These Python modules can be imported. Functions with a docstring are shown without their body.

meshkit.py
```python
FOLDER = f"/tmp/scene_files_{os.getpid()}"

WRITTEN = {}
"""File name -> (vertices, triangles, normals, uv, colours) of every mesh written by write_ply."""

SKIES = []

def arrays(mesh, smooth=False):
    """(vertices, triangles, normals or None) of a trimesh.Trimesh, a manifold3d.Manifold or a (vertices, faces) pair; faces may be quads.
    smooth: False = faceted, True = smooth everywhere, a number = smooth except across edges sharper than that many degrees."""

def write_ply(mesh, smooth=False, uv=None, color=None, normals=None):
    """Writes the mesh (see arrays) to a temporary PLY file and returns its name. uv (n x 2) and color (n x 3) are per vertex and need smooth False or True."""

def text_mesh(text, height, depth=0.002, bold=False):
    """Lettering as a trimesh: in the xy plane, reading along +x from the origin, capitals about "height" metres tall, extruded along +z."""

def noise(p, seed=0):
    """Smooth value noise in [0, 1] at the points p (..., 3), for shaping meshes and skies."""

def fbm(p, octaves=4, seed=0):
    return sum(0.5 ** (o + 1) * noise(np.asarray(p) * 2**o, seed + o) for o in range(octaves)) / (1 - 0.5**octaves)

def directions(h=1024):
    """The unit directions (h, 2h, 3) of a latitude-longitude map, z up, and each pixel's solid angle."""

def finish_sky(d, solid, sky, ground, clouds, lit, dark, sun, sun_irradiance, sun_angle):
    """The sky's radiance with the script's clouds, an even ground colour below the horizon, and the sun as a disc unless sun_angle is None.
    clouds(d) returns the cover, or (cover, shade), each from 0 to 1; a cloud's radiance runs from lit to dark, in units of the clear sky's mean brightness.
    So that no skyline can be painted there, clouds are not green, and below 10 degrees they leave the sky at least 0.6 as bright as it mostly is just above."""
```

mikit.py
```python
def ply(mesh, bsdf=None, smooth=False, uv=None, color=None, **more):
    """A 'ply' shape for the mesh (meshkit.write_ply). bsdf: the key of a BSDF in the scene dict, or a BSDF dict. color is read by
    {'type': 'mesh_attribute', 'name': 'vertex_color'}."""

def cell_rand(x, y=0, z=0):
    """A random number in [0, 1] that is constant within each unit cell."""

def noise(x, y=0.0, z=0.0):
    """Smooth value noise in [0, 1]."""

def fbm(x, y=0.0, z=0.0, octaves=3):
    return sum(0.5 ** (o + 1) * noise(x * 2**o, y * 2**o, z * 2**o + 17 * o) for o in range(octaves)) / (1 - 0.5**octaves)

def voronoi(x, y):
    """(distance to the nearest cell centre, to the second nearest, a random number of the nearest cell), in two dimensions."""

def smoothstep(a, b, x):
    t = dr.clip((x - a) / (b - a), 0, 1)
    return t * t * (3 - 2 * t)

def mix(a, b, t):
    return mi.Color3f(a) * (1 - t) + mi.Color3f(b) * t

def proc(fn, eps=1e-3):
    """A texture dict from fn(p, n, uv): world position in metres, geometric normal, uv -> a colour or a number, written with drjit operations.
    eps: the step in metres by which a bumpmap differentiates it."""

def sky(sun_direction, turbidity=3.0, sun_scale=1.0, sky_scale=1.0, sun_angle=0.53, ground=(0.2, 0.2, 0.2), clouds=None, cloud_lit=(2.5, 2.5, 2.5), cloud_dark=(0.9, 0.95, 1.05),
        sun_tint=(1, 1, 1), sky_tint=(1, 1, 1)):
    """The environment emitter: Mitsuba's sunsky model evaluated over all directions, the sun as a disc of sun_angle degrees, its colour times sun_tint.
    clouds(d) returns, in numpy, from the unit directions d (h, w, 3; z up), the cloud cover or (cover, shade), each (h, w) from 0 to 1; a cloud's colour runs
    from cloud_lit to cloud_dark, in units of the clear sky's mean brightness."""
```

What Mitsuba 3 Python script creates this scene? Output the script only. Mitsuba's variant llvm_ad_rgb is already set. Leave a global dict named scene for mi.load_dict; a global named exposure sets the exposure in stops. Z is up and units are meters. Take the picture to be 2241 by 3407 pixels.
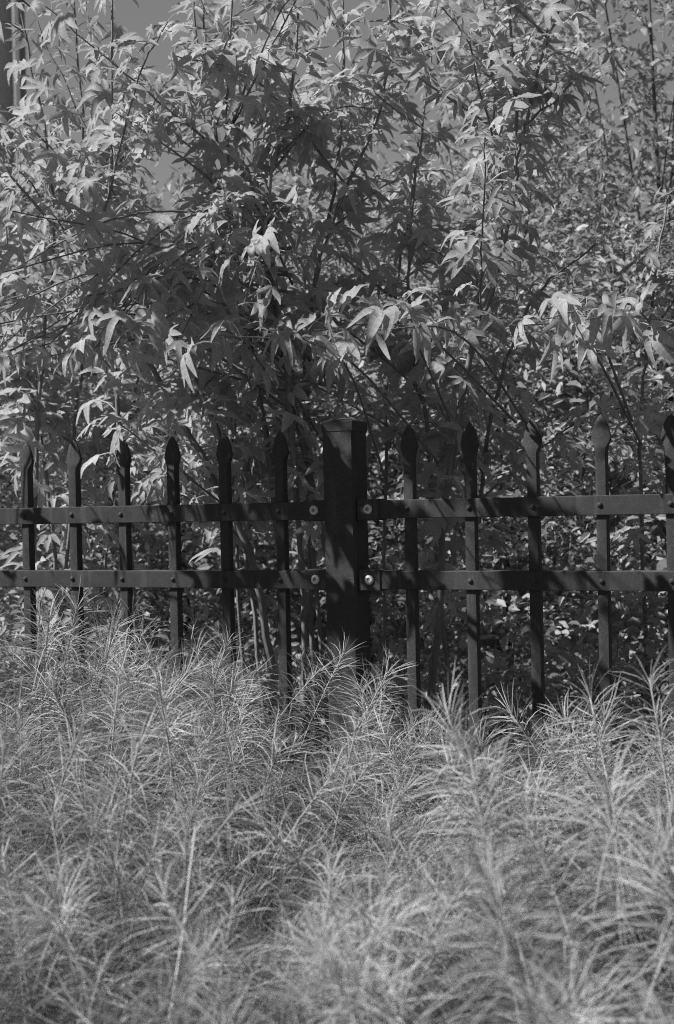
import math
import numpy as np
import trimesh
import drjit as dr
import mitsuba as mi
import mikit
import meshkit

# ------------------------------------------------------------------ camera, sky, exposure
T = mi.ScalarTransform4f
EYE = np.array([1.104, -2.404, 1.015])            # the fence runs along x through the post at the origin
YAW, PITCH, ROLL = 0.436, -0.0069, -0.0217
RIGHT = np.array([math.cos(YAW), math.sin(YAW), 0.0])
FWD = np.array([-math.sin(YAW), math.cos(YAW), 0.0])
_fw = FWD * math.cos(PITCH) + np.array([0, 0, math.sin(PITCH)])
_up = np.array([0, 0, math.cos(PITCH)]) - FWD * math.sin(PITCH)
_up = _up * math.cos(ROLL) - RIGHT * math.sin(ROLL)
scene, labels = {}, {}
scene["camera"] = {
    "type": "thinlens", "fov": 26.99, "fov_axis": "x", "aperture_radius": 0.0036, "focus_distance": 2.6,
    "near_clip": 0.02, "far_clip": 400.0,
    "to_world": T().look_at(origin=EYE.tolist(), target=(EYE + _fw).tolist(), up=_up.tolist()),
}
SUN = np.array([-0.56, -0.44, 0.70])
# black and white film behind an orange filter: the sky is neutral and held back
SKY = 0.24


def haze(d):
    """An even thin veil, brighter towards the horizon."""
    return np.ones(d.shape[:2]), np.clip(d[..., 2], 0, 1) ** 0.5


scene["daylight"] = mikit.sky(SUN.tolist(), turbidity=3, sky_tint=(1.62 * SKY, 0.97 * SKY, 0.62 * SKY), clouds=haze, cloud_lit=(3.8, 3.8, 3.8), cloud_dark=(0.28, 0.28, 0.28),
                              sun_tint=(0.815, 0.993, 1.351), ground=(0.12, 0.12, 0.12))
exposure = 2.68

rng = np.random.default_rng(20240611)


def at(r, f, z=0.0):
    """Metres to the right of and in front of the tripod, and above the ground."""
    p = EYE + RIGHT * r + FWD * f
    return np.array([p[0], p[1], z])


# ------------------------------------------------------------------ materials
def grey(v):
    return {"type": "rgb", "value": [v, v, v]}


def paint_tone(p, n, uv):
    a = mikit.fbm(p.x * 60, p.y * 60, p.z * 60, 3)
    b = mikit.smoothstep(0.62, 0.8, mikit.noise(p.x * 420, p.y * 420, p.z * 420))
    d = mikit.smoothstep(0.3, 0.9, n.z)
    run = mikit.smoothstep(0.55, 0.85, mikit.fbm(p.x * 130, p.y * 130, p.z * 7, 3))
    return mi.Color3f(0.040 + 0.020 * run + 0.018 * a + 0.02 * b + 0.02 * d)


def paint_rough(p, n, uv):
    return 0.42 + 0.16 * mikit.fbm(p.x * 35, p.y * 35, p.z * 35, 3)


scene["black_paint"] = {"type": "principled", "base_color": mikit.proc(paint_tone), "roughness": mikit.proc(paint_rough), "specular": 0.06}
scene["washer_metal"] = {"type": "principled", "base_color": mikit.proc(lambda p, n, uv: mi.Color3f(0.36 + 0.3 * mikit.fbm(p.x * 500, p.y * 500, p.z * 500, 3))),
                         "roughness": 0.45, "metallic": 0.0}
scene["socket_dark"] = {"type": "principled", "base_color": grey(0.16), "roughness": 0.6}


def leaf_tone(base):
    def fn(p, n, uv):
        rib = 1 - mikit.smoothstep(0.0, 0.07, dr.abs(uv.y))
        side = mikit.smoothstep(0.75, 0.95, dr.abs(dr.sin((uv.x * 9 - dr.abs(uv.y) * 0.9) * 3.14159)))
        m = mikit.fbm(p.x * 45, p.y * 45, p.z * 45, 2)
        v = base * (0.78 + 0.44 * m) * (1 + 0.45 * rib + 0.16 * side * (1 - rib))
        return mi.Color3f(v)
    return fn


def leaf_bsdf(tex, gloss=0.52, through=1.35):
    return {"type": "blendbsdf", "weight": 0.75,
            "a": {"type": "twosided", "b": {"type": "principled", "base_color": tex, "roughness": gloss, "specular": 0.4}},
            "b": {"type": "principledthin", "base_color": tex, "roughness": 0.6, "diff_trans": through, "spec_trans": 0.0}}


for i, b in enumerate((0.36, 0.42, 0.47)):
    scene[f"lobed_leaf_{i}"] = leaf_bsdf(mikit.proc(leaf_tone(b)))
scene["needle_pale"] = leaf_bsdf(mikit.proc(lambda p, n, uv: mi.Color3f(0.175 + 0.28 * mikit.smoothstep(0.75, 1.0, uv.x) + 0.06 * mikit.noise(p.x * 30, p.y * 30, p.z * 30))), 0.5, 0.65)
scene["needle_mid"] = leaf_bsdf(mikit.proc(lambda p, n, uv: mi.Color3f(0.15 + 0.26 * mikit.smoothstep(0.75, 1.0, uv.x) + 0.06 * mikit.noise(p.x * 30, p.y * 30, p.z * 30))), 0.5, 0.65)
scene["needle_dull"] = leaf_bsdf(mikit.proc(lambda p, n, uv: mi.Color3f(0.12 + 0.21 * mikit.smoothstep(0.75, 1.0, uv.x) + 0.06 * mikit.noise(p.x * 30, p.y * 30, p.z * 30))), 0.5, 0.65)
scene["shoot_bark"] = {"type": "principled", "base_color": mikit.proc(lambda p, n, uv: mi.Color3f(0.10 + 0.13 * mikit.fbm(p.x * 90, p.y * 90, p.z * 25, 3))), "roughness": 0.6}
scene["dry_stalk"] = {"type": "principled", "base_color": mikit.proc(lambda p, n, uv: mi.Color3f(0.36 + 0.24 * mikit.fbm(p.x * 70, p.y * 70, p.z * 20, 3))), "roughness": 0.6}
scene["sprig_stem"] = {"type": "principled", "base_color": mikit.proc(lambda p, n, uv: mi.Color3f(0.22 + 0.14 * mikit.fbm(p.x * 70, p.y * 70, p.z * 20, 3))), "roughness": 0.6}
scene["old_bark"] = {"type": "principled", "base_color": mikit.proc(lambda p, n, uv: mi.Color3f(0.05 + 0.08 * mikit.fbm(p.x * 60, p.y * 60, p.z * 15, 3))), "roughness": 0.8}


def mass_tone(lo, hi, s):
    return mikit.proc(lambda p, n, uv: mi.Color3f(lo + (hi - lo) * mikit.noise(p.x * s, p.y * s, p.z * s)))


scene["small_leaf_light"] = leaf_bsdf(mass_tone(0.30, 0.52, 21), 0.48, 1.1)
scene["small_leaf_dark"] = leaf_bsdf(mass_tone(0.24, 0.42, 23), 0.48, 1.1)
scene["evergreen_leaf"] = leaf_bsdf(mass_tone(0.05, 0.13, 9), 0.5, 0.5)
scene["soil"] = {"type": "principled", "base_color": mass_tone(0.03, 0.09, 14), "roughness": 0.95}
scene["grass_blade"] = leaf_bsdf(mass_tone(0.16, 0.34, 30), 0.5, 0.9)
scene["house_paint"] = {"type": "principled", "base_color": mass_tone(0.40, 0.48, 3), "roughness": 0.8}
scene["house_dark"] = {"type": "principled", "base_color": grey(0.16), "roughness": 0.5}
scene["pane_glass"] = {"type": "thindielectric"}


# ------------------------------------------------------------------ mesh helpers
def shape(mesh, bsdf, smooth=False, uv=None):
    return mikit.ply(mesh, bsdf, smooth=smooth, uv=uv)


used = {}


def key_for(name):
    n = used.get(name, 0)
    used[name] = n + 1
    return name if n == 0 else f"{name}_{n:03d}"


def thing(name, label, category, group=None, kind=None):
    k = key_for(name)
    labels[k] = {"label": label, "category": category}
    if group:
        labels[k]["group"] = group
    if kind:
        labels[k]["kind"] = kind
    return k


def part(parent, name, d, m=None, **props):
    k = key_for(f"{parent}__{name}")
    scene[k] = dict(d) if m is None else {**d, "to_world": T(np.asarray(m, float).tolist())}
    if props:
        labels[k] = props
    return k


def join(meshes):
    vs, fs, n = [], [], 0
    for v, f in meshes:
        vs.append(v)
        fs.append(np.asarray(f) + n)
        n += len(v)
    return np.vstack(vs), np.vstack(fs)


def tube(pts, rad, sides=6, cap=True):
    pts, rad = np.asarray(pts, float), np.broadcast_to(np.asarray(rad, float), len(pts))
    t = np.gradient(pts, axis=0)
    t /= np.linalg.norm(t, axis=1, keepdims=True)
    ref = np.array([1, 0, 0.0]) if abs(t[0][0]) < 0.8 else np.array([0, 1, 0.0])
    a = np.cross(t, ref)
    a /= np.linalg.norm(a, axis=1, keepdims=True)
    b = np.cross(t, a)
    ang = np.arange(sides) * 2 * np.pi / sides
    ring = np.cos(ang)[None, :, None] * a[:, None] + np.sin(ang)[None, :, None] * b[:, None]
    v = (pts[:, None] + ring * rad[:, None, None]).reshape(-1, 3)
    f = []
    i = np.arange(sides)
    j = (i + 1) % sides
    for k in range(len(pts) - 1):
        o = k * sides
        f += [np.stack([o + i, o + j, o + sides + j], 1), np.stack([o + i, o + sides + j, o + sides + i], 1)]
    f = np.vstack(f)
    if cap:
        v = np.vstack([v, pts[-1] + t[-1] * rad[-1] * 0.6])
        o = (len(pts) - 1) * sides
        f = np.vstack([f, np.stack([o + i, o + j, np.full(sides, len(v) - 1)], 1)])
    return v, f


def spline(ctrl, n):
    """Catmull-Rom through the control points."""
    c = np.asarray(ctrl, float)
    c = np.vstack([2 * c[0] - c[1], c, 2 * c[-1] - c[-2]])
    out = []
    for s in np.linspace(0, len(c) - 3 - 1e-9, n):
        i = int(s)
        u = s - i
        p0, p1, p2, p3 = c[i:i + 4]
        out.append(0.5 * (2 * p1 + (p2 - p0) * u + (2 * p0 - 5 * p1 + 4 * p2 - p3) * u * u + (3 * p1 - p0 - 3 * p2 + p3) * u ** 3))
    return np.array(out)


def box(x0, x1, y0, y1, z0, z1, r=0.0):
    """A box with chamfered edges."""
    if r <= 0:
        m = trimesh.creation.box(bounds=[[x0, y0, z0], [x1, y1, z1]])
        return np.array(m.vertices), np.array(m.faces)
    pts = []
    for x, sx in ((x0, 1), (x1, -1)):
        for y, sy in ((y0, 1), (y1, -1)):
            for z, sz in ((z0, 1), (z1, -1)):
                pts += [[x, y + sy * r, z + sz * r], [x + sx * r, y, z + sz * r], [x + sx * r, y + sy * r, z]]
    h = trimesh.convex.convex_hull(np.array(pts))
    return np.array(h.vertices), np.array(h.faces)


def rot(axis, a):
    return trimesh.transformations.rotation_matrix(a, axis)[:3, :3]


def mat(R, p, s=1.0):
    m = np.eye(4)
    m[:3, :3] = np.asarray(R) * s
    m[:3, 3] = p
    return m


# ------------------------------------------------------------------ ground
gx = np.concatenate([[-150, -40, -12], np.linspace(-6, 6, 61), [12, 40, 150]])
G = np.stack(np.meshgrid(gx, gx, indexing="ij"), -1).reshape(-1, 2)
gz = (meshkit.fbm(np.c_[G * 1.7, np.zeros(len(G))], 3, 5) - 0.55) * 0.06 * (np.abs(G).max(1) < 7)
n = len(gx)
a = (np.arange(n - 1)[:, None] * n + np.arange(n - 1)).ravel()
scene["ground"] = shape((np.c_[G, gz], np.stack([a, a + n, a + n + 1, a + 1], 1)), "soil", True)
labels["ground"] = {"label": "dark bare soil under the shrubs and behind the fence", "category": "ground", "kind": "structure"}

# ------------------------------------------------------------------ the fence
fence = thing("metal_fence", "black steel picket fence with spear tips, two rails and a square post, dappled with shade", "fence")
post = shape(box(-0.032, 0.032, -0.026, 0.038, -0.02, 1.151, 0.004), "black_paint", 25)
pk = part(fence, "post", post)
cap_rings = []
cv, cf = box(-0.0332, 0.0332, -0.0272, 0.0392, 1.146, 1.1675, 0.002)
k = 9
u = np.linspace(-1, 1, k)
U, V = np.meshgrid(u, u, indexing="ij")
dome = np.stack([U * 0.0312, 0.006 + V * 0.0312, 1.1670 + 0.007 * (1 - U ** 2) ** 0.6 * (1 - V ** 2) ** 0.6], -1).reshape(-1, 3)
a = (np.arange(k - 1)[:, None] * k + np.arange(k - 1)).ravel()
quads = np.stack([a, a + k, a + k + 1, a + 1], 1)
part(fence, "post_cap", shape(join([(cv, cf), (dome, np.vstack([quads[:, [0, 1, 2]], quads[:, [0, 2, 3]]]))]), "black_paint", 25))


def rail_mesh(x0, x1, zc):
    t, h, d = 0.0022, 0.0172, 0.0155
    prof = [(-d, zc - h + 0.002), (-d, zc + h - 0.002), (-d + 0.0006, zc + h - 0.0006), (-d + 0.002, zc + h), (d, zc + h), (d, zc + h - t),
            (-d + t, zc + h - t), (-d + t, zc - h + t), (d, zc - h + t), (d, zc - h), (-d + 0.002, zc - h), (-d + 0.0006, zc - h + 0.0006)]
    xs = np.linspace(x0, x1, 24)
    v = []
    for i, x in enumerate(xs):
        v += [(x, y, z) for y, z in prof]
    v = np.array(v)
    f, m = [], len(prof)
    for i in range(len(xs) - 1):
        for j in range(m):
            q = (j + 1) % m
            f += [(i * m + j, (i + 1) * m + q, i * m + q), (i * m + j, (i + 1) * m + j, (i + 1) * m + q)]
    return v, np.array(f)


S, GAP = 0.12, 0.2641
pick_x = [-GAP / 2 - i * S for i in range(9)] + [GAP / 2 + i * S for i in range(8)]
RAILS = (1.0, 0.869)
pv, pf = [], []
rings = [(0.0, .0095, .0095, .0095), (1.088, .0095, .0095, .0095), (1.096, .0100, .0100, .0092), (1.103, .0125, .0098, .0075), (1.109, .0156, .0088, .0052),
         (1.114, .0172, .0080, .0042), (1.122, .0156, .0074, .0038), (1.134, .0130, .0064, .0032), (1.145, .0086, .0048, .0024), (1.1515, .0043, .0028, .0014), (1.155, .0008, .0008, .0006)]
for z, w, dm, dc in rings:
    c = 0.0012 if z < 1.1 else 0.0006
    pv += [(-w, -dc + c, z), (-w + c, -dc, z), (0, -dm, z), (w - c, -dc, z), (w, -dc + c, z), (w, dc - c, z), (w - c, dc, z), (0, dm, z), (-w + c, dc, z), (-w, dc - c, z)]
m = 10
pv = np.array(pv)
for i in range(len(rings) - 1):
    for j in range(m):
        q = (j + 1) % m
        pf += [(i * m + j, i * m + q, (i + 1) * m + q), (i * m + j, (i + 1) * m + q, (i + 1) * m + j)]
o = (len(rings) - 1) * m
pf += [(o, o + j, o + j + 1) for j in range(1, m - 1)]
picket = shape((pv, np.array(pf)), "black_paint", 24)
dome_pts = [(0.0, 0.0), (0.0049, 0.0), (0.0049, 0.0008), (0.0043, 0.0023), (0.0028, 0.0035), (0.0012, 0.0040), (0.0, 0.0041)]


def lathe(prof, sides=16):
    g = trimesh.creation.revolve(np.array(prof, float), sections=sides)
    v = np.array(g.vertices)
    return np.c_[v[:, 0], -v[:, 2], v[:, 1]], np.array(g.faces)      # its axis points to -y


rivet = shape(lathe(dome_pts), "black_paint", 40)
for x in pick_x:
    k = part(fence, "picket", picket, mat(rot([0, 0, 1], rng.normal(0, 0.012)) @ rot([0, 1, 0], rng.normal(0, 0.002)), (x, 0, rng.normal(0, 0.0012))))
    for zr in RAILS:
        part(k, "rivet", rivet, mat(np.eye(3), (x + rng.normal(0, 0.0006), -0.0153, zr + rng.normal(0, 0.0006))))
washer = shape(lathe([(0.0034, 0.0), (0.0088, 0.0), (0.0090, 0.0012), (0.0082, 0.0030), (0.0062, 0.0042), (0.0040, 0.0044), (0.0034, 0.0036), (0.0034, 0.0)], 28), "washer_metal", 40)
socket = shape(lathe([(0.0, 0.0), (0.0033, 0.0), (0.0033, 0.0034), (0.0014, 0.0030), (0.0, 0.0030)], 12), "socket_dark", 40)
for zr in RAILS:
    for sgn in (-1, 1):
        x0, x1 = (0.0325, 1.05) if sgn > 0 else (-1.16, -0.0325)
        part(fence, "rail", shape(rail_mesh(x0, x1, zr), "black_paint", 25))
        bx = sorted((sgn * 0.0322, sgn * 0.078))
        b = part(fence, "bracket", shape(box(bx[0], bx[1], -0.0182, 0.0178, zr - 0.0198, zr + 0.0198, 0.0015), "black_paint", 25))
        w = (sgn * 0.0555, -0.0180, zr + 0.001)
        part(b, "washer", washer, mat(np.eye(3), w), label="pale round washer on the rail bracket")
        part(b, "bolt_socket", socket, mat(np.eye(3), w))

# ------------------------------------------------------------------ threadleaf shrubs in front of the fence
def make_sprig(seed, length, lean, needles):
    """A leafy stem: base at the origin, growing up and arching towards +y."""
    g = np.random.default_rng(seed)
    s = np.linspace(0, 1, 12)
    ang = lean * s ** 1.3
    step = length / 11
    y = np.concatenate([[0], np.cumsum(np.sin(ang[1:]) * step)])
    z = np.concatenate([[0], np.cumsum(np.cos(ang[1:]) * step)])
    x = 0.012 * np.sin(s * g.uniform(3, 6) + g.uniform(0, 6)) * s
    pts = np.stack([x, y, z], 1)
    stem = tube(pts, np.linspace(0.0024, 0.0010, 12), 5)
    # needles in a spiral, crowded towards the tip
    q = np.sort(1 - 0.66 * g.uniform(0, 1, needles) ** 1.0)
    q[-26:] = g.uniform(0.965, 1.0, 26)
    nv, nf, nu = [], [], []
    for i, t in enumerate(q):
        j = min(int(t * 11), 10)
        p = pts[j] + (pts[j + 1] - pts[j]) * (t * 11 - j)
        d = pts[j + 1] - pts[j]
        d /= np.linalg.norm(d)
        az = i * 2.39996 + g.normal(0, 0.18)
        a0 = np.cross(d, [1, 0, 0.0])
        a0 /= np.linalg.norm(a0)
        o = a0 * math.cos(az) + np.cross(d, a0) * math.sin(az)
        open_ = np.interp(t, [0.3, 0.8, 0.97, 1.0], [1.4, 1.22, 0.9, 0.4]) + g.normal(0, 0.17)
        L = np.interp(t, [0.3, 0.8, 1.0], [0.054, 0.070, 0.052]) * g.uniform(0.85, 1.12)
        e = o * math.sin(open_) + d * math.cos(open_)
        bend = g.normal(0.40, 0.26)                      # tips bow down or up
        side = np.cross(e, o + 0.3 * d + g.normal(0, 0.5, 3))
        side /= np.linalg.norm(side) + 1e-9
        w = 0.00056 * g.uniform(0.75, 1.2)
        base = len(nv)
        nu += [(t, 0)] * 8
        k2 = 3
        for m_ in range(k2 + 1):
            u_ = m_ / k2
            c = p + e * L * u_ + (o * 0.5 - d * 0.75 - np.array([0, 0, 0.2])) * L * bend * u_ * u_ * (0.6 if t > 0.96 else 1)
            ww = w * (0.55 + 1.6 * u_ * (1 - u_)) * (1 if m_ < k2 else 0.25)
            nv += [c - side * ww, c + side * ww]
        for m_ in range(k2):
            b_ = base + 2 * m_
            nf += [(b_, b_ + 1, b_ + 3), (b_, b_ + 3, b_ + 2)]
    return stem, (np.array(nv), np.array(nf)), np.array(nu, float)


SPRIGS = []
for i in range(12):
    L = (0.62, 0.70, 0.78)[i % 3]
    stem, needles, nuv = make_sprig(100 + i, L, (0.2, 0.55, 1.0, 0.4)[i % 4], 460)
    tone = ("needle_mid", "needle_pale", "needle_mid", "needle_pale", "needle_mid", "needle_dull")[i % 6]
    SPRIGS.append((shape(stem, "sprig_stem", True), shape(needles, tone, False, nuv), L))


def shrub(label, r, f, radius, top, count, lean=(0, 0)):
    t = thing("threadleaf_shrub", label, "shrub", "feathery shrubs in front of the fence")
    c = at(r, f)
    count = int(count * 1.03)
    for i in range(count):
        q = math.sqrt((i + 0.5) / count)
        az = i * 2.39996 + rng.normal(0, 0.25)
        bend = q + rng.normal(0, 0.2)
        pick = rng.integers(0, len(SPRIGS))
        st, nd, L = SPRIGS[pick]
        # the tip lands on a dome: high in the middle, lower at the rim
        tip_h = top * (1 - 0.20 * min(max(q, 0), 1) ** 2.2) + rng.normal(0, 0.038)
        sc = tip_h / (L * 0.93)
        base = np.array([math.cos(az), math.sin(az), 0]) * radius * q * 0.9
        R = rot([0, 0, 1], az - math.pi / 2) @ rot([1, 0, 0], -0.25 * bend) @ rot([0, 0, 1], rng.normal(0, 0.5))
        R = rot([1, 0, 0], lean[1]) @ rot([0, 1, 0], lean[0]) @ R
        sc = float(np.clip(sc, 0.72, 1.25))
        m_ = mat(R, c + base + np.array([0, 0, tip_h - L * 0.93 * sc]) + rng.normal(0, 0.012, 3) * [1, 1, 0], sc)
        k = part(t, "sprig", st, m_)
        part(k, "needles", nd, m_, kind="stuff")
    for i in range(count // 26):
        az, h = rng.uniform(0, 6.28), top * rng.uniform(0.75, 1.06)
        o = np.array([math.cos(az), math.sin(az), 0])
        b0 = c + o * radius * rng.uniform(0.1, 0.8)
        kink = rng.normal(0, 0.02, 3) * [1, 1, 0]
        pts = spline([b0, b0 + o * 0.03 + [0, 0, h * 0.4] + kink, b0 + o * rng.uniform(0.02, 0.14) + [0, 0, h * 0.75] - kink, b0 + o * rng.uniform(0.02, 0.24) + [0, 0, h]], 12)
        part(t, "bare_stem", shape(tube(pts, np.linspace(0.0022, 0.0009, 12), 5), "dry_stalk", True))


shrub("pale feathery shrub rising against the fence at the left edge", -0.62, 2.62, 0.34, 0.79, 64)
shrub("pale feathery shrub under the lower rail, third to fifth picket left of the post", -0.27, 2.46, 0.24, 0.725, 52)
shrub("low feathery shrub in half shade at the foot of the post", 0.05, 2.36, 0.20, 0.31, 16)
shrub("feathery shrub with splayed starry tips just right of the post", 0.26, 2.2, 0.22, 0.635, 44)
shrub("feathery shrub against the fence at the right edge", 0.56, 2.06, 0.26, 0.70, 46)
shrub("bright feathery mound at the left edge, one row nearer than the fence", -0.47, 1.86, 0.30, 0.71, 62)
shrub("bright feathery mound left of centre with an upright blurred tip", -0.16, 1.76, 0.24, 0.665, 50)
shrub("sparse dark-gapped feathery shrub in the hollow below the post", 0.07, 1.76, 0.15, 0.40, 10)
shrub("tall feathery mound at the right edge with pale bare stems", 0.38, 1.52, 0.26, 0.73, 60)
shrub("soft blurred feathery shrub in the lower left corner", -0.24, 1.18, 0.24, 0.66, 52)
shrub("soft blurred feathery shrub in the lower right corner", 0.22, 1.04, 0.24, 0.72, 56)
shrub("blurred feathery shrub at the bottom middle", 0.0, 1.30, 0.12, 0.46, 14)

# ------------------------------------------------------------------ lobed leaves
def make_leaf(seed, L, droop, curl, lobes):
    g = np.random.default_rng(seed)
    ss = np.array([0.0, 0.26, 0.40, 0.55, 0.70, 0.84, 0.94, 1.0])
    ang = {5: [-92, -44, 0, 44, 92], 3: [-52, 0, 52]}[lobes]
    lens = {5: [0.50, 0.86, 1, 0.84, 0.52], 3: [0.72, 1, 0.70]}[lobes]
    wid = {5: [0.085, 0.115, 0.13, 0.115, 0.085], 3: [0.11, 0.14, 0.11]}[lobes]
    wid = np.array(wid) * g.uniform(0.6, 1.1)
    tw = g.normal(0, 0.35)
    ang = np.radians(np.array(ang) + g.normal(0, 5, lobes))
    P, UV, F = [np.zeros(2)], [(0, 0)], []
    fold = [0.0]
    sinus = []
    for k in range(lobes + 1):
        if k in (0, lobes):
            a, r = ang[0 if k == 0 else -1] + math.radians(-40 if k == 0 else 40), 0.15
        else:
            a, r = (ang[k - 1] + ang[k]) / 2, 0.24
        sinus.append(len(P))
        P.append(np.array([math.sin(a), math.cos(a)]) * r)
        UV.append((0.2, 1.0))
        fold.append(0.06)
    for k in range(lobes):
        d = np.array([math.sin(ang[k]), math.cos(ang[k])])
        nrm = np.array([d[1], -d[0]])
        bow = g.normal(0, 0.09)
        mid, lft, rgt = [0], [], []
        for j in range(1, len(ss)):
            s = ss[j]
            w = wid[k] * (0.45 + 1.0 * math.sin(math.pi * min(1, s ** 0.9))) * (1.0 if j % 2 else 0.84) * (0 if j == len(ss) - 1 else 1)
            w = min(w, wid[k] * 1.25)
            if s > 0.8:
                w *= 0.75
            c = d * s * lens[k] + nrm * bow * s * s
            mid.append(len(P)); P.append(c); UV.append((s, 0)); fold.append(0.0)
            if j < len(ss) - 1:
                if j == 1:
                    lft.append(sinus[k]); rgt.append(sinus[k + 1])
                else:
                    lft.append(len(P)); P.append(c - nrm * w); UV.append((s, -1)); fold.append(w * 0.7)
                    rgt.append(len(P)); P.append(c + nrm * w); UV.append((s, 1)); fold.append(w * 0.7)
        lft.append(mid[-1]); rgt.append(mid[-1])
        F += [(0, mid[1], lft[0]), (0, rgt[0], mid[1])]
        for j in range(1, len(ss) - 1):
            a_, b_ = mid[j], mid[j + 1]
            F.append((a_, b_, lft[j])); F.append((a_, lft[j], lft[j - 1]))
            F.append((a_, rgt[j], b_)); F.append((a_, rgt[j - 1], rgt[j]))
    P, fold = np.array(P), np.array(fold)
    F = np.array([t for t in F if len(set(t)) == 3])
    # bend the flat blade: droop from the leaf stalk, curl along its length, lobes hanging at the sides
    v, u_ = P[:, 1], P[:, 0]
    rad = np.hypot(u_, v)
    th = droop + curl * np.maximum(v, -0.2)
    y = v * np.cos(th)
    z = -v * np.sin(th) - (0.22 + 0.3 * curl) * u_ ** 2 + fold + 0.03 * np.sin(rad * 9 + g.uniform(0, 6))
    ct, st_ = np.cos(tw * v), np.sin(tw * v)
    u_, z = u_ * ct - z * st_, u_ * st_ + z * ct
    roll = g.normal(0, 0.35)
    u_, z = u_ * math.cos(roll) - z * math.sin(roll), u_ * math.sin(roll) + z * math.cos(roll)
    blade = np.stack([u_, y, z], 1) * L
    pl = g.uniform(0.5, 0.95) * 0.075
    petiole = spline([(0, 0, 0), (0, pl * 0.4, pl * 0.35), (0, pl * 0.9, pl * 0.5)], 5)
    tv, tf = tube(petiole, np.linspace(0.0015, 0.0009, 5), 4, False)
    v3, f3 = join([(tv, tf), (blade + petiole[-1], F)])
    uv = np.vstack([np.zeros((len(tv), 2)), np.array(UV, float)])
    return v3, f3, uv


rng = np.random.default_rng(7)
LEAVES = []
for i in range(18):
    lobes = 3 if i % 6 == 5 else 5
    v, f, uv = make_leaf(500 + i, 0.066, (0.0, 0.2, 0.45, 1.0, -0.3, 0.1)[i % 6], (0.35, 0.6, 0.25)[i % 3], lobes)
    LEAVES.append(shape((v, f), f"lobed_leaf_{(0, 1, 1, 2, 1, 0)[(i * 5 + i // 6) % 6]}", True, uv))


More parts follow.
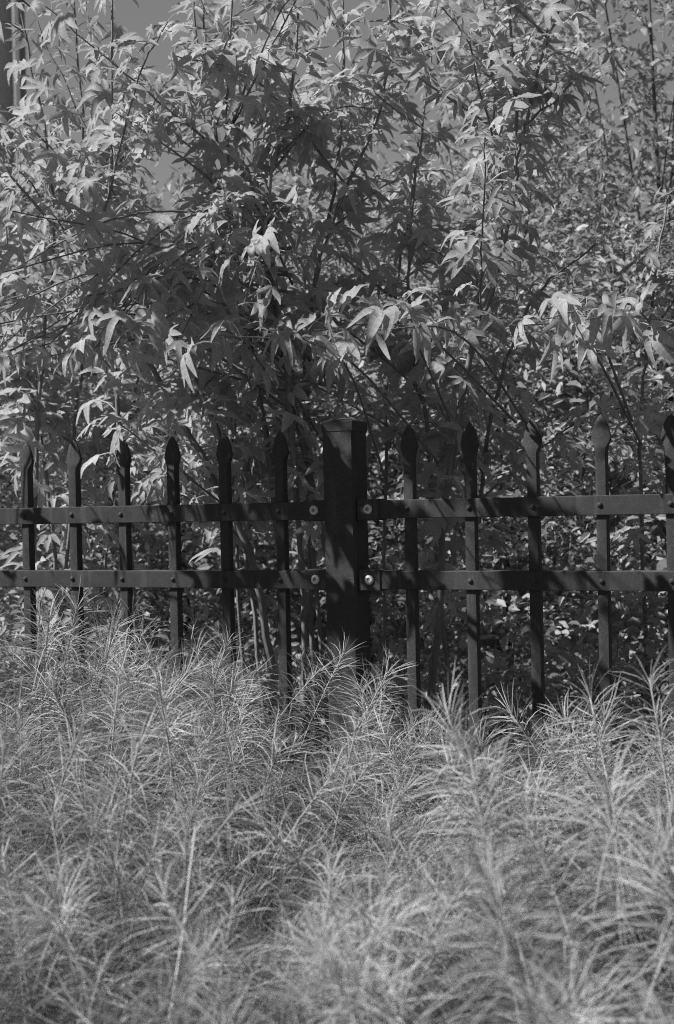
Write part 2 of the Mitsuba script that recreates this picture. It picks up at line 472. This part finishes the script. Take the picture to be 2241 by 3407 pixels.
def leaf_at(parent, p, az, scale, tilt=0.4):
    if used.get(f"{parent}__leaf", 0) >= 300:
        return
    R = rot([0, 0, 1], az - math.pi / 2) @ rot([1, 0, 0], rng.normal(-0.05, tilt)) @ rot([0, 1, 0], rng.normal(0, tilt + 0.1))
    part(parent, "leaf", LEAVES[rng.integers(len(LEAVES))], mat(R, p, scale))


def shoot(t, name, ctrl, r0, r1, spacing, lo, size, n=24, bark="shoot_bark"):
    """One woody shoot with leaves set singly round it from the fraction lo upwards; returns its points."""
    pts = spline(ctrl, n)
    pts += np.c_[rng.normal(0, 0.0025, (n, 2)), np.zeros(n)] * (np.linspace(0, 1, n) > 0.05)[:, None]
    part(t, name, shape(tube(pts, np.linspace(r0, r1, n), 7), bark, True))
    ln = np.concatenate([[0], np.cumsum(np.linalg.norm(np.diff(pts, axis=0), axis=1))])
    az = rng.uniform(0, 6.28)
    d = ln[-1] * lo
    while d < ln[-1]:
        p = np.array([np.interp(d, ln, pts[:, c]) for c in range(3)])
        az += 2.399 + rng.normal(0, 0.35)
        young = np.interp(d / ln[-1], [0, 0.8, 1.0], [1.0, 0.95, 0.5])
        if p[2] > 1.95 and rng.uniform() < 0.22:
            d += spacing
            continue
        leaf_at(t, p, az, size * young * rng.uniform(0.72, 1.28))
        d += spacing * rng.uniform(0.6, 1.1)
    return pts


def sapling(label, stems, side, group="lobed-leaf saplings behind the fence"):
    """stems: (control points in (right, forward, height), base radius, leaf start); side: side shoots per stem."""
    t = thing("lobed_leaf_sapling", label, "sapling", group)
    for ctrl, r0, lo in stems:
        c = [at(*q) for q in ctrl]
        pts = shoot(t, "stem", c, r0, 0.0022, 0.021, lo, 1.0, 30, "shoot_bark")
        for i in range(side):
            j = rng.integers(int(len(pts) * 0.28), int(len(pts) * 0.74))
            az = rng.uniform(0, 6.28)
            L = rng.uniform(0.25, 0.55)
            o = np.array([math.cos(az), math.sin(az), 0])
            if o @ FWD < -0.5 and pts[j][2] < 1.3:
                o = -o
            b = [pts[j], pts[j] + o * L * 0.45 + [0, 0, L * 0.35], pts[j] + o * L * 0.85 + [0, 0, L * rng.uniform(0.35, 0.7)]]
            shoot(t, "branch", b, 0.0028, 0.0012, 0.023, 0.15, 0.95, 12)
    return t


def X(px, f):
    return (px - 782) * 3.067e-4 * f


def Z(py, f):
    return 1.015 - (py - 1190) * 3.067e-4 * f


def path(f, *q):
    return [(X(x, f + d), f + d, Z(y, f + d)) for x, y, d in q]


sapling("slim upright sapling with one straight pale stem, left of the forked one",
        [(path(3.05, (330, 1960, 0.1), (300, 1300, 0.05), (262, 560, 0), (275, 420, 0), (290, -120, 0)), 0.007, 0.4)], 5)
sapling("dark leaning sapling whose thick stem slants up to the left edge",
        [(path(2.98, (640, 2060, 0.05), (600, 1400, 0), (455, 1050, 0), (250, 680, 0), (-30, 330, 0)), 0.011, 0.5),
         (path(3.05, (640, 2040, 0), (540, 1150, 0.1), (380, 700, 0.1), (110, 60, 0.15)), 0.006, 0.35)], 5)
sapling("thin dark sapling between the leaning stem and the forked sapling",
        [(path(3.25, (560, 2000, 0), (540, 1000, 0), (515, 560, 0), (480, 100, 0), (470, -150, 0)), 0.005, 0.3)], 5)
sapling("forked sapling left of the post, its stem parting in two at mid height",
        [(path(3.0, (680, 1990, 0.1), (640, 1200, 0.05), (560, 600, 0), (545, 350, 0), (572, -120, 0)), 0.008, 0.38),
         (path(3.0, (560, 600, 0), (540, 440, 0.03), (505, 220, 0.05), (500, 20, 0.08)), 0.004, 0.1)], 5)
sapling("tall sapling directly behind the post with a pale stem curving up to the right",
        [(path(2.95, (700, 2020, 0.1), (690, 1150, 0.05), (640, 500, 0), (700, 260, 0), (732, -120, 0)), 0.008, 0.36)], 4)
sapling("bushy dark-leaved sapling behind the post with several crowded stems",
        [(path(3.2, (730, 1900, 0), (720, 900, 0), (800, 400, 0), (830, -80, 0)), 0.007, 0.3),
         (path(3.1, (760, 1900, 0), (720, 800, 0), (905, 260, 0.05), (930, -60, 0.1)), 0.006, 0.35)], 3)
sapling("sapling right of the post whose stem forks in a narrow v high up",
        [(path(2.9, (960, 1980, 0.15), (1050, 1100, 0.08), (1190, 560, 0), (1218, 360, 0), (1195, -120, 0)), 0.009, 0.36),
         (path(2.9, (1215, 400, 0), (1260, 250, 0), (1335, -60, 0)), 0.005, 0.12),
         (path(2.95, (1180, 600, 0), (1175, 420, 0.05), (1160, 150, 0.08), (1130, -90, 0.1)), 0.0035, 0.1)], 4)
sapling("low spreading sapling behind the pickets right of the post",
        [(path(3.15, (1080, 1900, 0), (1120, 1150, 0), (1230, 760, 0), (1400, 600, 0)), 0.006, 0.3),
         (path(3.1, (1050, 1900, 0), (1000, 1100, 0), (960, 700, 0), (990, 350, 0)), 0.006, 0.3)], 4)
sapling("low leafy sapling behind the pickets at the left edge",
        [(path(3.35, (150, 1900, 0), (120, 1200, 0), (60, 800, 0), (10, 420, 0)), 0.006, 0.25),
         (path(3.4, (180, 1900, 0), (250, 1250, 0), (330, 900, 0), (400, 620, 0)), 0.005, 0.25)], 4)

sapling("thin sapling leaning in from the left edge high up, in front of the house corner",
        [(path(3.3, (60, 1900, 0), (90, 1000, 0), (140, 500, 0), (60, -60, 0)), 0.006, 0.4),
         (path(3.35, (90, 1900, 0), (190, 900, 0), (215, 420, 0), (190, -120, 0)), 0.005, 0.4)], 5)
sapling("wispy tall shoots crossing the open sky right of the post",
        [(path(3.4, (880, 1900, 0), (905, 900, 0), (985, 420, 0), (1040, 40, 0)), 0.005, 0.45)], 3)

sapling("sapling at the right edge in front of the oval-leaved tree",
        [(path(3.3, (1500, 1900, 0), (1490, 1100, 0), (1520, 760, 0), (1570, 480, 0)), 0.006, 0.45)], 2)

# the sapling that leans over the fence towards the tripod; its leaves stripe the rails and the post with shade
lean = thing("lobed_leaf_sapling", "sapling whose leafy branches arch over the picket tips towards the viewer", "sapling", "lobed-leaf saplings behind the fence")
rng = np.random.default_rng(33)
NARROW = []
for i in range(6):
    v, f, uv = make_leaf(900 + i, 0.080, (0.1, 0.5, 0.3, 0.8, 0.0, 0.4)[i], 0.45, 5 if i % 3 else 3)
    NARROW.append(shape((v * [0.72, 1, 1], f), f"lobed_leaf_{i % 2}", True, uv))
root_ = np.array([-0.22, 0.42, 0.0])
hub = np.array([-0.25, 0.30, 1.22])
part(lean, "stem", shape(tube(spline([root_, root_ + [0.03, 0, 0.6], hub, hub + [-0.05, -0.1, 0.5]], 16), np.linspace(0.011, 0.005, 16), 8), "shoot_bark", True))
for i in range(37):
    mid = i < 22
    t_ = rng.uniform(0.34, 0.70) if mid else rng.uniform(0.34, 0.55)
    hit = np.array([rng.uniform(-0.42, 0.2) if mid else (rng.uniform(-0.75, -0.4) if i < 26 else rng.uniform(0.25, 1.0)), 0.0, rng.uniform(0.74, 1.10)])
    t_ = max(t_, (1.30 - hit[2]) / 0.70)                     # clear of the spear tips
    e = hit + SUN * t_ / np.linalg.norm(SUN)
    s0 = hub + [0, 0, rng.uniform(-0.05, 0.45)] if mid or i < 26 else np.array([e[0] + rng.normal(0.05, 0.1), 0.42, e[2] - rng.uniform(0.1, 0.3)])
    pts = spline([s0, (s0 + e) / 2 + [0, 0, 0.10], e], 12)
    part(lean, "branch", shape(tube(pts, np.linspace(0.0032, 0.0012, 12), 5), "shoot_bark", True))
    for j in range(10 if mid else 7):
        q = pts[11 - j] + rng.normal(0, 0.008, 3)
        R = rot([0, 0, 1], rng.integers(0, 2) * math.pi + rng.normal(0, 0.45)) @ rot([1, 0, 0], rng.normal(-0.15, 0.3)) @ rot([0, 1, 0], rng.normal(0, 0.5))
        if q[2] < 1.275:
            continue
        part(lean, "leaf", NARROW[rng.integers(6)], mat(R, q, rng.uniform(0.65, 1.15)))

# ------------------------------------------------------------------ leaf masses
def leaf_mass(pos, normal, axis, size, seed, aspect=0.5):
    """One small folded oval leaf per position, pointing along its axis."""
    g = np.random.default_rng(seed)
    N = len(pos)
    tpl = np.array([[0, 0, 0], [0.42, 0.38, 0.12], [0.30, 0.78, 0.06], [0, 1, -0.12], [-0.30, 0.78, 0.06], [-0.42, 0.38, 0.12], [0, 0.5, -0.02]])
    tpl = tpl * [aspect * 2 * 0.62, 1, 1]
    tri = np.array([[0, 1, 6], [1, 2, 6], [2, 3, 6], [3, 4, 6], [4, 5, 6], [5, 0, 6]])
    ay = axis / np.linalg.norm(axis, axis=1, keepdims=True)
    nz = normal + g.normal(0, 0.35, (N, 3))
    ax = np.cross(ay, nz)
    ax /= np.linalg.norm(ax, axis=1, keepdims=True)
    nz = np.cross(ax, ay)
    s = size * g.uniform(0.5, 1.3, N)
    v = pos[:, None] + s[:, None, None] * (tpl[None, :, 0:1] * g.uniform(0.75, 1.25, (N, 1, 1)) * ax[:, None] + tpl[None, :, 1:2] * ay[:, None] + tpl[None, :, 2:3] * g.uniform(0.2, 2.2, (N, 1, 1)) * nz[:, None])
    f = tri[None] + (np.arange(N) * 7)[:, None, None]
    return v.reshape(-1, 3), f.reshape(-1, 3)


def crown(c, rad, clumps, per, spread, size, seed, floor=0.03):
    """Leaf sprays: twigs fan out of every clump and carry their leaves on alternate sides. Returns leaves and twigs."""
    g = np.random.default_rng(seed)
    rad = np.asarray(rad, float)
    d = g.normal(0, 1, (clumps, 3))
    d /= np.linalg.norm(d, axis=1, keepdims=True)
    cc = c + d * rad * (g.uniform(0.2, 1, (clumps, 1)) ** 0.5)
    pos, nrm, axs, tw = [], [], [], []
    m = 9
    for k in range(clumps):
        out = (cc[k] - c) / rad
        for _ in range(max(1, per // m)):
            t = out * 0.8 + g.normal(0, 0.65, 3) + [0, 0, 0.35]
            t /= np.linalg.norm(t)
            L = spread * g.uniform(1.4, 3.0)
            s0 = cc[k] + g.normal(0, 0.5, 3) * spread
            sag = np.array([0, 0, -0.35]) * L * g.uniform(0, 1)
            u = np.linspace(0.12, 1, m)[:, None]
            q = s0 + t * L * u + sag * u * u
            side = np.cross(t, g.normal(0, 0.4, 3) + [0, 0, 1])
            side /= np.linalg.norm(side)
            sg = np.where(np.arange(m) % 2, 1.0, -1.0)[:, None]
            pos.append(q)
            axs.append(t * (0.55 + 0.6 * (u > 0.95)) + side * sg * 0.8 * (u < 0.95) + g.normal(0, 0.22, (m, 3)) + [0, 0, -0.2])
            nrm.append(np.tile(np.array([0, 0, 0.9]) + out * 0.45 + g.normal(0, 0.25, 3), (m, 1)))
            if g.uniform() < 0.4:
                tw.append(tube(np.array([s0, s0 + t * L * 0.5 + sag * 0.25, s0 + t * L + sag]), [size * 0.05, size * 0.035, size * 0.018], 3, False))
    p, n_, a_ = np.vstack(pos), np.vstack(nrm), np.vstack(axs)
    ok = p[:, 2] > floor
    return p[ok], n_[ok], a_[ok], cc, tw


def bush(name, label, cat, r, f, zc, rad, clumps, per, spread, size, tone, seed, group, trunk_r=0.02, aspect=0.4, limbs=6):
    """A trunk with limbs, twigs and a crown of leaf sprays."""
    t = thing(name, label, cat, group)
    c = at(r, f, zc)
    p, nrm, axs, cc, tw = crown(c, rad, clumps, per, spread, size, seed)
    part(t, "crown", shape(leaf_mass(p, nrm, axs, size, seed + 1, aspect), tone, False), kind="stuff")
    foot = at(r, f, -0.03)
    g = np.random.default_rng(seed + 2)
    part(t, "trunk", shape(tube(spline([foot, foot + [0.04, 0.02, zc * 0.5], c + [0, 0, rad[2] * 0.4]], 10), np.linspace(trunk_r, trunk_r * 0.4, 10), 8), "old_bark", True))
    part(t, "twigs", shape(join(tw), "shoot_bark", True), kind="stuff")
    for i in range(limbs):
        e = cc[g.integers(len(cc))]
        s = foot + (c - foot) * g.uniform(0.35, 0.9)
        part(t, "limb", shape(tube(spline([s, s + (e - s) * 0.5 + [0, 0, 0.05], e], 7), np.linspace(trunk_r * 0.4, trunk_r * 0.12, 7), 6), "old_bark", True))
    return t


HG = "leafy shrubs in the thicket behind the saplings"
bush("leafy_shrub", "bright small-leaved shrub at the left end of the thicket", "shrub", -1.15, 4.5, 1.0, (0.65, 0.6, 1.0), 283, 51, 0.10, 0.043, "small_leaf_light", 11, HG)
bush("leafy_shrub", "rounded shrub behind the leaning stem, left of the post", "shrub", -0.55, 4.7, 1.05, (0.6, 0.6, 1.0), 295, 51, 0.10, 0.041, "small_leaf_light", 12, HG)
bush("leafy_shrub", "dense shrub seen on both sides of the post", "shrub", 0.05, 4.6, 1.05, (0.6, 0.6, 1.02), 295, 54, 0.10, 0.037, "small_leaf_light", 13, HG)
bush("leafy_shrub", "shrub right of the post whose top ends just under the open sky", "shrub", 0.55, 4.9, 1.15, (0.6, 0.6, 1.15), 308, 51, 0.10, 0.036, "small_leaf_light", 14, HG)
bush("leafy_shrub", "broad shrub at the right edge below the tall tree", "shrub", 1.05, 4.3, 0.95, (0.55, 0.55, 0.95), 271, 54, 0.10, 0.039, "small_leaf_light", 15, HG)
TG = "trees behind the thicket"
bush("leafy_tree", "tall oval-leaved tree filling the upper right corner", "tree", 1.05, 4.6, 2.3, (0.62, 0.6, 1.35), 320, 51, 0.10, 0.039, "small_leaf_light", 21, TG, 0.012, 0.46, 9)
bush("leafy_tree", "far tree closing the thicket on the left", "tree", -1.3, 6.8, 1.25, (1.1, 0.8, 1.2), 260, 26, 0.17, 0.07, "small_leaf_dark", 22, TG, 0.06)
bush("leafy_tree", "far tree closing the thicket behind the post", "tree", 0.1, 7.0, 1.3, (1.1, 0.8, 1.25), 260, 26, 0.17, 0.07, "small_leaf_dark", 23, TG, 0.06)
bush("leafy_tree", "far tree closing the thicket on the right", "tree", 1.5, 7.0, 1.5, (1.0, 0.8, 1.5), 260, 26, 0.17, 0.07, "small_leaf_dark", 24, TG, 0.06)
SG = "garden trees standing round the clearing, out of the view"
for i, (r, f, h, lab) in enumerate(((3.2, 4.2, 2.8, "garden tree beside the thicket, out of the view past the right end of the fence"), (3.4, 0.8, 4.6, "garden tree to the right of the clearing"), (3.4, -2.6, 5.0, "garden tree behind the tripod on the right"),
                                    (0.8, -4.6, 5.6, "garden tree straight behind the tripod"), (-2.0, -5.5, 3.6, "low garden tree behind the tripod on the left"), (-4.6, 4.6, 2.4, "garden tree far along the fence on the left"),
                                    (3.2, 6.5, 4.0, "garden tree behind the thicket, out of the view on the right"))):
    bush("garden_tree", lab, "tree", r, f, h * 0.5, (1.4, 1.3, h * 0.5), 200, 26, 0.2, 0.11, "evergreen_leaf", 70 + i, SG, 0.07)
LG = "low plants at the foot of the thicket"
for i, (r, f, zc, lab) in enumerate(((-0.75, 3.55, 0.33, "low leafy plant behind the leftmost pickets"), (-0.2, 3.6, 0.36, "low leafy plant between the sapling stems left of the post"),
                                    (0.35, 3.4, 0.36, "low leafy plant behind the first pickets right of the post"), (0.75, 3.3, 0.42, "low leafy plant behind the rightmost pickets"))):
    bush("ground_plant", lab, "plant", r, f, zc, (0.36, 0.3, 0.36), 90, 26, 0.07, 0.034, "small_leaf_light", 40 + i, LG, 0.006, 0.5, 4)


# grass tufts behind the fence
def tuft(label, r, f, n, h, seed):
    g = np.random.default_rng(seed)
    t = thing("grass_tuft", label, "grass", "grass tufts behind the fence")
    nv, nf = [], []
    c = at(r, f)
    for i in range(n):
        az, lean, L = g.uniform(0, 6.28), g.uniform(0.1, 0.8), h * g.uniform(0.6, 1.15)
        o = np.array([math.cos(az), math.sin(az), 0])
        sd = np.array([-o[1], o[0], 0]) * 0.0018
        p0 = c + o * g.uniform(0, 0.05)
        b = len(nv)
        for m_ in range(6):
            u_ = m_ / 5
            q = p0 + o * L * lean * u_ * u_ * 0.9 + np.array([0, 0, L * (u_ - 0.35 * lean * u_ ** 3)])
            nv += [q - sd * (1.05 - u_), q + sd * (1.05 - u_)]
        nf += [x for m_ in range(5) for x in ((b + 2 * m_, b + 2 * m_ + 1, b + 2 * m_ + 3), (b + 2 * m_, b + 2 * m_ + 3, b + 2 * m_ + 2))]
    part(t, "blades", shape((np.array(nv), np.array(nf)), "grass_blade", False), kind="stuff")


tuft("arching grass tuft behind the two leftmost pickets", -0.72, 3.15, 130, 0.85, 61)
tuft("arching grass tuft behind the third picket left of the post", -0.42, 3.05, 90, 0.70, 62)
tuft("arching grass tuft behind the second picket right of the post", 0.28, 2.85, 90, 0.55, 63)

# ------------------------------------------------------------------ house corner far back on the left
house = thing("grey_house", "corner of a grey house with a dark downpipe behind the leaves, upper left", "house")
B = np.eye(4)
B[:3, 0], B[:3, 1] = RIGHT * 0.972 + FWD * 0.235, FWD * 0.972 - RIGHT * 0.235
B[:3, 3] = at(-1.83, 8.5) + B[:3, 0] * 1.83


def hpart(parent, name, mesh, bsdf):
    v, f = mesh
    return part(parent, name, shape((v @ B[:3, :3].T + B[:3, 3], f), bsdf, False))


hpart(house, "wall", box(-5.5, -1.83, 0, 3.0, 0, 6.0), "house_paint")
hpart(house, "roof", join([box(-5.8, -1.8, -0.05, 3.05, 6.003, 6.15), box(-5.8, -1.8, 0.6, 2.4, 6.153, 6.8)]), "house_dark")
hpart(house, "downpipe", tube([(-1.86, -0.06, 0.1), (-1.86, -0.06, 2.3), (-1.86, -0.06, 5.9)], 0.04, 10), "house_dark")
win = hpart(house, "window", join([box(-2.13, -2.05, -0.03, -0.002, 2.2, 3.6), box(-2.95, -2.87, -0.03, -0.002, 2.2, 3.6), box(-2.868, -2.132, -0.03, -0.002, 3.52, 3.6), box(-2.868, -2.132, -0.03, -0.002, 2.2, 2.28)]), "house_dark")
hpart(win, "pane", (np.array([[-2.868, -0.015, 2.28], [-2.132, -0.015, 2.28], [-2.132, -0.015, 3.52], [-2.868, -0.015, 3.52]]), np.array([[0, 1, 2], [0, 2, 3]])), "pane_glass")

# ------------------------------------------------------------------ the tree beside the tripod whose branches shade the post
shade = thing("overhanging_sapling", "lobed-leaf sapling left of the view whose branches throw the dappled shade on the post", "sapling")
foot = at(-2.0, 1.9, -0.03)
core = at(0.0, 2.72, 1.06) + SUN / np.linalg.norm(SUN) * 1.25
part(shade, "trunk", shape(tube(spline([foot, foot + [0.05, 0.0, 1.1], core + [-0.25, -0.1, -0.1], core + [-0.1, 0, 0.9]], 14), np.linspace(0.03, 0.006, 14), 8), "old_bark", True))
g = np.random.default_rng(77)
pieces, twigs = [], []
narrow = []
for i in range(8):
    v, f, uv = make_leaf(900 + i, 0.115, g.uniform(0.3, 1.0), 0.5, 5 if i % 2 else 3)
    narrow.append((v * [0.6, 1, 1], f))
along = np.array([1.0, 0, 0])                               # the crown is spread along the fence
acr = np.cross(SUN, along)
acr /= np.linalg.norm(acr)
for i in range(30):
    wide = 17 <= i < 27
    u1 = g.normal(0, 0.15) if not wide else g.uniform(-0.55, 1.0)
    u2 = g.normal(0, 0.20) if not wide else g.normal(-0.06, 0.22)
    if i >= 27:
        u1, u2 = g.uniform(-0.32, 0.28), g.uniform(0.2, 0.75)
    if u2 > 0.05:
        u1 = max(u1, -0.22)
    e = core + along * u1 + acr * u2 + SUN * (g.uniform(-0.12, 0.3) + (0.5 if i >= 27 else 0.35 * max(0, u2)))
    s0 = core + [-0.15, 0, 0.15] + (e - core) * 0.15 + SUN * 0.25
    pts = spline([s0, (s0 + e) / 2 + [0, 0, 0.06], e], 10)
    twigs.append(tube(pts, np.linspace(0.004, 0.0014, 10), 5))
    for j in range(7 if not wide else 5):
        q = pts[9 - min(9, j)] + g.normal(0, 0.03, 3)
        R = rot([0, 0, 1], g.integers(0, 2) * math.pi + g.normal(0, 0.4)) @ rot([1, 0, 0], g.normal(-0.15, 0.3)) @ rot([0, 1, 0], g.normal(0, 0.5))
        v, f = narrow[g.integers(len(narrow))]
        pieces.append((v @ R.T * g.uniform(0.7, 1.2) + q, f))
for tw in twigs:
    part(shade, "branch", shape(tw, "old_bark", True))
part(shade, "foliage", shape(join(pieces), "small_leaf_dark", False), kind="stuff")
